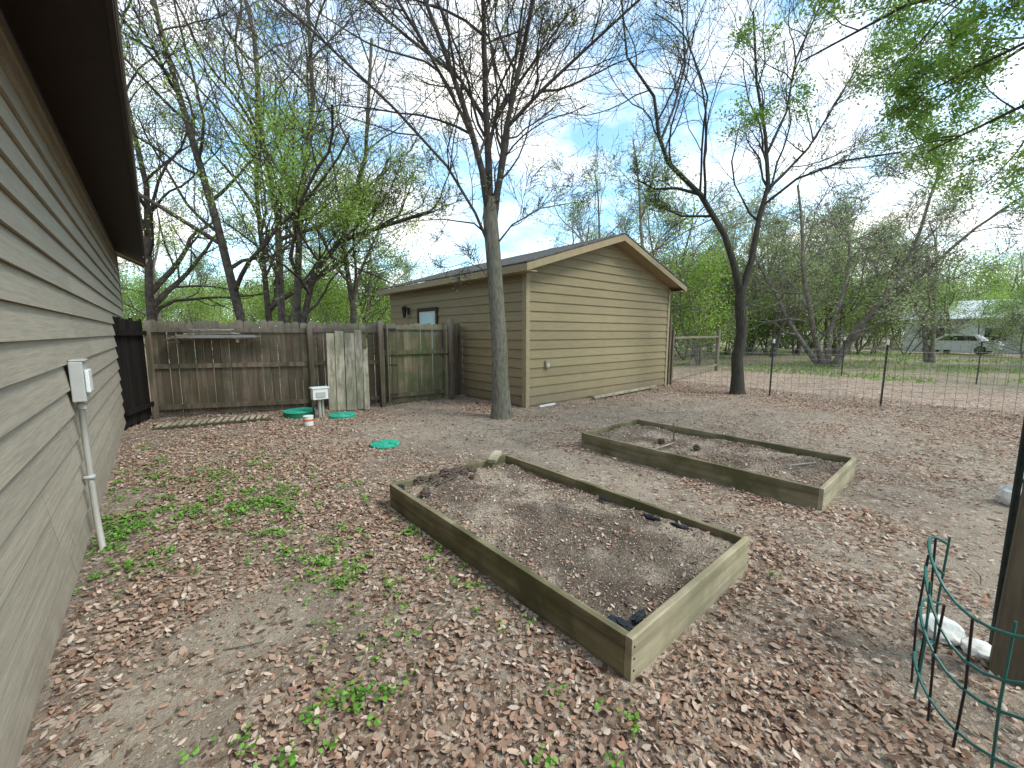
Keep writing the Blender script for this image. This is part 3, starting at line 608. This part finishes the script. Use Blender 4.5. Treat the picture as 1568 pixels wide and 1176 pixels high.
t.tube([l(0,0,-.1),l(-.02,0,.1),l(-.04,0,.5),l(-.08,0,.9),l(0,0,1.6),l(-.1,0,2.4),l(-.1,0,2.8)],[.24,.18,.15,.14,.13,.135,.12])
CR=dict(CF); CR['wander']=.18
for pts,r in (([(-.1,0,2.6),(-.35,0,3.4),(-.61,0,4.06),(-1.32,-.1,5.0),(-2.19,-.2,5.7),(-2.44,-.2,6.3),(-2.6,-.2,7.2),(-3.3,-.3,8),(-3.5,-.4,9.2)],.10),
   ([(-.1,0,2.6),(.1,0,3.4),(.26,.05,4.5),(.46,.1,5.3),(.36,.2,6.5),(.1,.3,7.8),(-.1,.3,9.4)],.095),
   ([(.46,.1,5.2),(.9,.2,5.6),(1.6,.4,6.3),(2.3,.6,7.4),(3,.8,8.5)],.045),
   ([(.35,.05,4.8),(.9,-.3,5.3),(1.8,-.6,5.6),(2.9,-.8,5.7)],.035),
   ([(-1.32,-.1,5.0),(-1.9,-.1,5.15),(-2.5,-.2,5.1),(-2.9,-.2,5.3)],.045),
   ([(-.9,-.05,4.5),(-1.6,.3,4.6),(-2.2,.4,4.9)],.035),
   ([(-2.4,-.2,6.2),(-2.0,.1,7.1),(-1.7,.3,8.2),(-1.8,.4,9.5)],.045),
   ([(.42,.15,6.1),(.9,.3,7.1),(1.1,.4,8.4),(1.6,.4,9.6)],.045)):
    t.poly([l(*q) for q in pts],r,.02,1,CR,nchild=10,t0=.3)
mk('leaning_mesquite_tree',t.mesh('tree_lean','barkd','leaf',4500,.055,.12))
def wp(R,D,z): return Vector((.6547*D+.7559*R,.7559*D-.6547*R,z))
CL=dict(max=4,n=[7,7,6,4],ang=(30,65),lr=.52,wander=.14,up=.5,rmin=.007)
left=[([(-8.3,12.6,-.1),(-8.5,13,2),(-9.03,13,5.1),(-9.58,13,7.6),(-10.1,13,10),(-10.6,13.3,12)],.16),
 ([(-8.3,15,-.1),(-8.34,15,2),(-8.23,15,5.7),(-8.6,15,8.5),(-8.6,15,11.5),(-8.9,15,13)],.16),
 ([(-7.2,14,-.1),(-7.05,14,2),(-6.62,14,3.55),(-5.7,14,4.6),(-4.17,14,5.1),(-2.6,13.8,5.5)],.13),
 ([(-7.6,14.4,-.1),(-7.4,14.4,3),(-7.1,14.4,6),(-6.5,14.4,9),(-6.3,14,12)],.15),
 ([(-9.6,16.5,-.1),(-9.7,16.5,3),(-9.8,16.5,7),(-9.4,16.5,12)],.14),
 ([(-6.3,16,-.1),(-6.1,16,2.5),(-6.4,16,5),(-5.4,16,8),(-5.0,16,12)],.14),
 ([(-12.6,14.5,-.1),(-12.6,14.5,3),(-12.3,14.5,6.5),(-12.9,14.5,11)],.16)]
for k,(pts,r) in enumerate(left):
    t=Tree(20+k); t.poly([wp(*q) for q in pts],r,.05,0,CL,nchild=14,t0=.22)
    mk('woodland_tree',t.mesh('woodtree%d'%k,'barkt' if k%2==0 else 'barkm','leaf',6000,.08,.2,zmax=10,zmin=1.5))
def variant(seed,H_,bark,leaf,nl,ls,cfg,stems=1,spread=.2,zmax=None,r0=.16,t0=.25,nch=12,lean=.12):
    t=Tree(seed)
    for s_ in range(stems):
        d=Vector((t.r.gauss(0,lean),t.r.gauss(0,lean),1)); p=Vector((t.r.uniform(-.3,.3)*(stems>1),t.r.uniform(-.3,.3)*(stems>1),-.1)); pts=[p.copy()]; n=8
        for i in range(n):
            d=(d+Vector((t.r.gauss(0,.12),t.r.gauss(0,.12),.12))).normalized(); p=p+d*H_*.85/n; pts.append(p.copy())
        t.poly(pts,r0/(stems**.4),.03,0,cfg,nchild=nch,t0=t0)
    return t.mesh('variant%d'%seed,bark,leaf,nl,ls,spread,zmax=zmax)
CB=dict(max=3,n=[10,9,7,4],ang=(30,70),lr=.5,wander=.16,up=.5,rmin=.010)
tv=[variant(101,12,'barkm','leaf',3500,.12,CB,1,zmax=13,spread=.3),variant(102,11,'barkm','leafb',5500,.12,CB,2,zmax=13,spread=.3),variant(103,13,'barkf','leaf',2000,.12,CB,1,zmax=14),variant(104,10,'barkf','leafg',5500,.11,CB,2,zmax=12,spread=.3)]
CU=dict(max=3,n=[8,6,5,4],ang=(30,80),lr=.55,wander=.2,up=.4,rmin=.008)
uv=[variant(201,4.5,'barkf','leaf',7000,.10,CU,3,spread=.3,r0=.07,t0=.12,nch=8,lean=.35),variant(202,5.5,'barkm','leafb',6500,.11,CU,3,spread=.32,r0=.08,t0=.12,nch=8,lean=.35),variant(203,4,'barkf','leafg',6000,.10,CU,3,spread=.3,r0=.06,t0=.1,nch=8,lean=.4)]
R_=random.Random(3); cnt=0
def clear(x,y):
    return (4.5<x<13.5 and 5<y<14.5) or (x<0.5 and y<15) or (x<13 and y<11.5) or (x<30 and y<8.5) or (x<46 and -2<y<4)
while cnt<42:
    D=R_.uniform(18,55); R=R_.uniform(-1.15,1.25)*D; w=wp(R,D,0)
    if clear(w.x,w.y): continue
    k=R_.choices(range(4),[4,3,4,3])[0]; mk('distant_woodland_tree',tv[k],(w.x,w.y,-.05),R_.uniform(0,6.28),R_.uniform(.7,1.08)); cnt+=1
cnt=0
while cnt<52:
    D=R_.uniform(17,50); R=R_.uniform(-1.25,1.3)*D; w=wp(R,D,0)
    if clear(w.x,w.y) or (R>0 and D<26): continue
    k=R_.choices(range(3),[6,3,0] if R<0 else [4,3,2])[0]; mk('understory_shrub',uv[k],(w.x,w.y,-.05),R_.uniform(0,6.28),R_.uniform(.65,1.05)*(1+D/90)); cnt+=1
for x,y,s_,k in ((34,9,1.6,0),(30,11,1.5,1),(40,-6,1.6,1),(31,-8,1.5,0),(27,13,1.5,0),(40,6.5,1.4,0),(20,9.5,1.1,0),(23,11,1.3,1),(43,-1.5,1.1,2),(41,3.6,.9,1),(33,-3.5,1.2,2),(19,12,1.3,0)):
    mk('understory_shrub',uv[k],(x,y,0),x,s_)
for x,y,s_,k in ((32,2,.95,3),(36,7,1.0,1),(30,-4,.9,1),(34,-8,1.1,1),(27,10,.95,3),(22,-6.5,.8,1),(25,-9,.9,1)):
    mk('distant_woodland_tree',tv[k],(x,y,0),x*2,s_)
for k in range(50):
    a=math.radians(-68+k*2.8); D=R_.uniform(72,95); x=D*math.sin(a+.7139); y=D*math.cos(a+.7139)
    mk('distant_treeline',uv[k%3],(x,y,-.2),R_.uniform(0,6.28),R_.uniform(1.9,2.7))
CG=dict(max=4,n=[9,7,6,4],ang=(30,75),lr=.5,wander=.2,up=.15,rmin=.010)
t=Tree(300)
for k in range(5):
    a=k*1.26+.3; pts=[Vector((24.8+.25*math.cos(a),5+.25*math.sin(a),-.1))]; d=Vector((math.cos(a)*.7,math.sin(a)*.7,1)); p=pts[0].copy()
    for i in range(8): d=(d+Vector((t.r.gauss(0,.16),t.r.gauss(0,.16),.1))).normalized(); p=p+d*1.1; pts.append(p.copy())
    t.poly(pts,.14,.04,0,CG,nchild=11,t0=.15)
mk('spreading_cedar_elm_tree',t.mesh('bigbush','barkf','leafg',22000,.10,.26))
t=Tree(400)
t.tube([wp(7.2,3,-.1),wp(7.1,3,2),wp(6.8,3.2,4)],[.22,.17,.15])
CO=dict(max=4,n=[8,7,6,4],ang=(30,70),lr=.5,wander=.16,up=-.1,rmin=.004)
for pts in ([(6.8,3.2,4),(6.5,4.2,5.2),(5.9,5.2,5.7),(5.2,6,5.9),(4.4,6.8,5.7)],[(6.8,3.2,4),(7,4.5,4.6),(7,5.8,4.7),(6.7,7,4.5)],[(6.8,3.2,4),(6.9,4.2,5.6),(6.8,5.6,6.6),(6.2,7,7)],[(6.8,3.2,4),(6.0,3.6,5.2),(4.8,4.2,6),(3.9,4.8,6.1)],[(6.8,3.2,4),(6.6,4.0,5.0),(6.5,5,5.2),(6.1,6.3,5.1)],[(6.8,3.2,4),(7.2,5,5.4),(7.4,6.5,5.7),(7.2,8,5.4)]):
    t.poly([wp(*q) for q in pts],.05,.012,1,CO,nchild=9,t0=.3)
mk('live_oak_tree',t.mesh('overhang','barkt','leafb',46000,.055,.08))
# neighbour house and cars
NH=empty('neighbour_house'); mb=MB(); mb.box((52,-6,0),(60,5,2.8),'pale')
for yy in (-4,-1,2.5): mb.box((51.95,yy,1),(51.99,yy+1.2,2),'black')
mb.obj('walls',NH); mb=MB(); mb.add([(51.4,-6.5,2.8),(51.4,5.5,2.8),(56,5.5,4.5),(56,-6.5,4.5),(60.6,5.5,2.8),(60.6,-6.5,2.8)],[(0,1,2,3),(3,2,4,5),(0,3,5),(1,4,2)],'proof'); mb.obj('roof',NH)
def car(x,y,rz):
    e=empty('parked_car'); mb=MB()
    prof=[(-2.2,.35),(-2.25,.75),(-2.1,.95),(-1.5,1.0),(-1.0,1.45),(.5,1.48),(1.2,1.0),(2.0,.88),(2.25,.65),(2.2,.35)]
    n=len(prof)
    vs=[(px,-.88+(.12 if pz>1.2 else 0),pz) for px,pz in prof]+[(px,.88-(.12 if pz>1.2 else 0),pz) for px,pz in prof]
    mb.add(vs,[tuple(range(n)),tuple(range(2*n-1,n-1,-1))]+[(i,(i+1)%n,n+(i+1)%n,n+i) for i in range(n)],'car'); o=mb.obj('body',e,bevel=.04)
    mb=MB()
    for s in (-1,1): mb.add([(-1.3,s*.89,1.03),(.95,s*.89,1.03),(.4,s*.79,1.4),(-.95,s*.79,1.4)],[(0,1,2,3)],'black')
    for wx in (-1.4,1.4):
        for s in (-1,1): mb.tube([(wx,s*.7,.33),(wx,s*.91,.33)],.33,16,'black')
    mb.obj('windows_and_wheels',e); e.location=(x,y,0); e.rotation_euler=(0,0,rz)
car(47,1.5,1.4); car(50,13,1.7); car(46,-4.5,1.5)
# ---------------------------------------------------------------- world / light
w=bpy.data.worlds.new('World'); SC.world=w; w.use_nodes=True; nt=w.node_tree; bg=nt.nodes['Background']; bg.inputs['Strength'].default_value=.15
EL=math.radians(50); AZ=math.radians(152)
sky=nt.nodes.new('ShaderNodeTexSky'); sky.sky_type='NISHITA'; sky.sun_disc=False; sky.sun_elevation=EL; sky.sun_rotation=AZ
tc=nt.nodes.new('ShaderNodeTexCoord'); mp=nt.nodes.new('ShaderNodeMapping'); mp.inputs['Scale'].default_value=(1,1,2.0); nt.links.new(tc.outputs['Generated'],mp.inputs[0])
cn=noise(nt,mp.outputs[0],3.6,6,.58); cr=ramp(nt,[(.40,(.10,.10,.10)),(.64,(1,1,1))],cn).outputs[0]
blue=mix(nt,1,sky.outputs[0],(1.45,2.35,2.5),'MULTIPLY')
cm=mix(nt,cr,blue,(11.5,11.4,11.0)); nt.links.new(cm,bg.inputs['Color'])
sl=bpy.data.lights.new('sun','SUN'); sl.energy=3.2; sl.angle=math.radians(18); sl.color=(1,.95,.87); so=bpy.data.objects.new('sun',sl); COL.objects.link(so)
sd=Vector((math.sin(AZ)*math.cos(EL),math.cos(AZ)*math.cos(EL),math.sin(EL))); so.rotation_euler=sd.to_track_quat('Z','Y').to_euler()
cam=bpy.data.cameras.new('camera'); co=bpy.data.objects.new('camera',cam); COL.objects.link(co); SC.camera=co
co.location=(0,0,1.6); co.rotation_euler=(math.radians(82.9),0,math.radians(-40.9)); cam.sensor_width=36; cam.lens=627/1568*36; cam.clip_end=1000; cam.clip_start=.05
SC.view_settings.view_transform='Standard'; SC.view_settings.look='None'; SC.view_settings.exposure=0
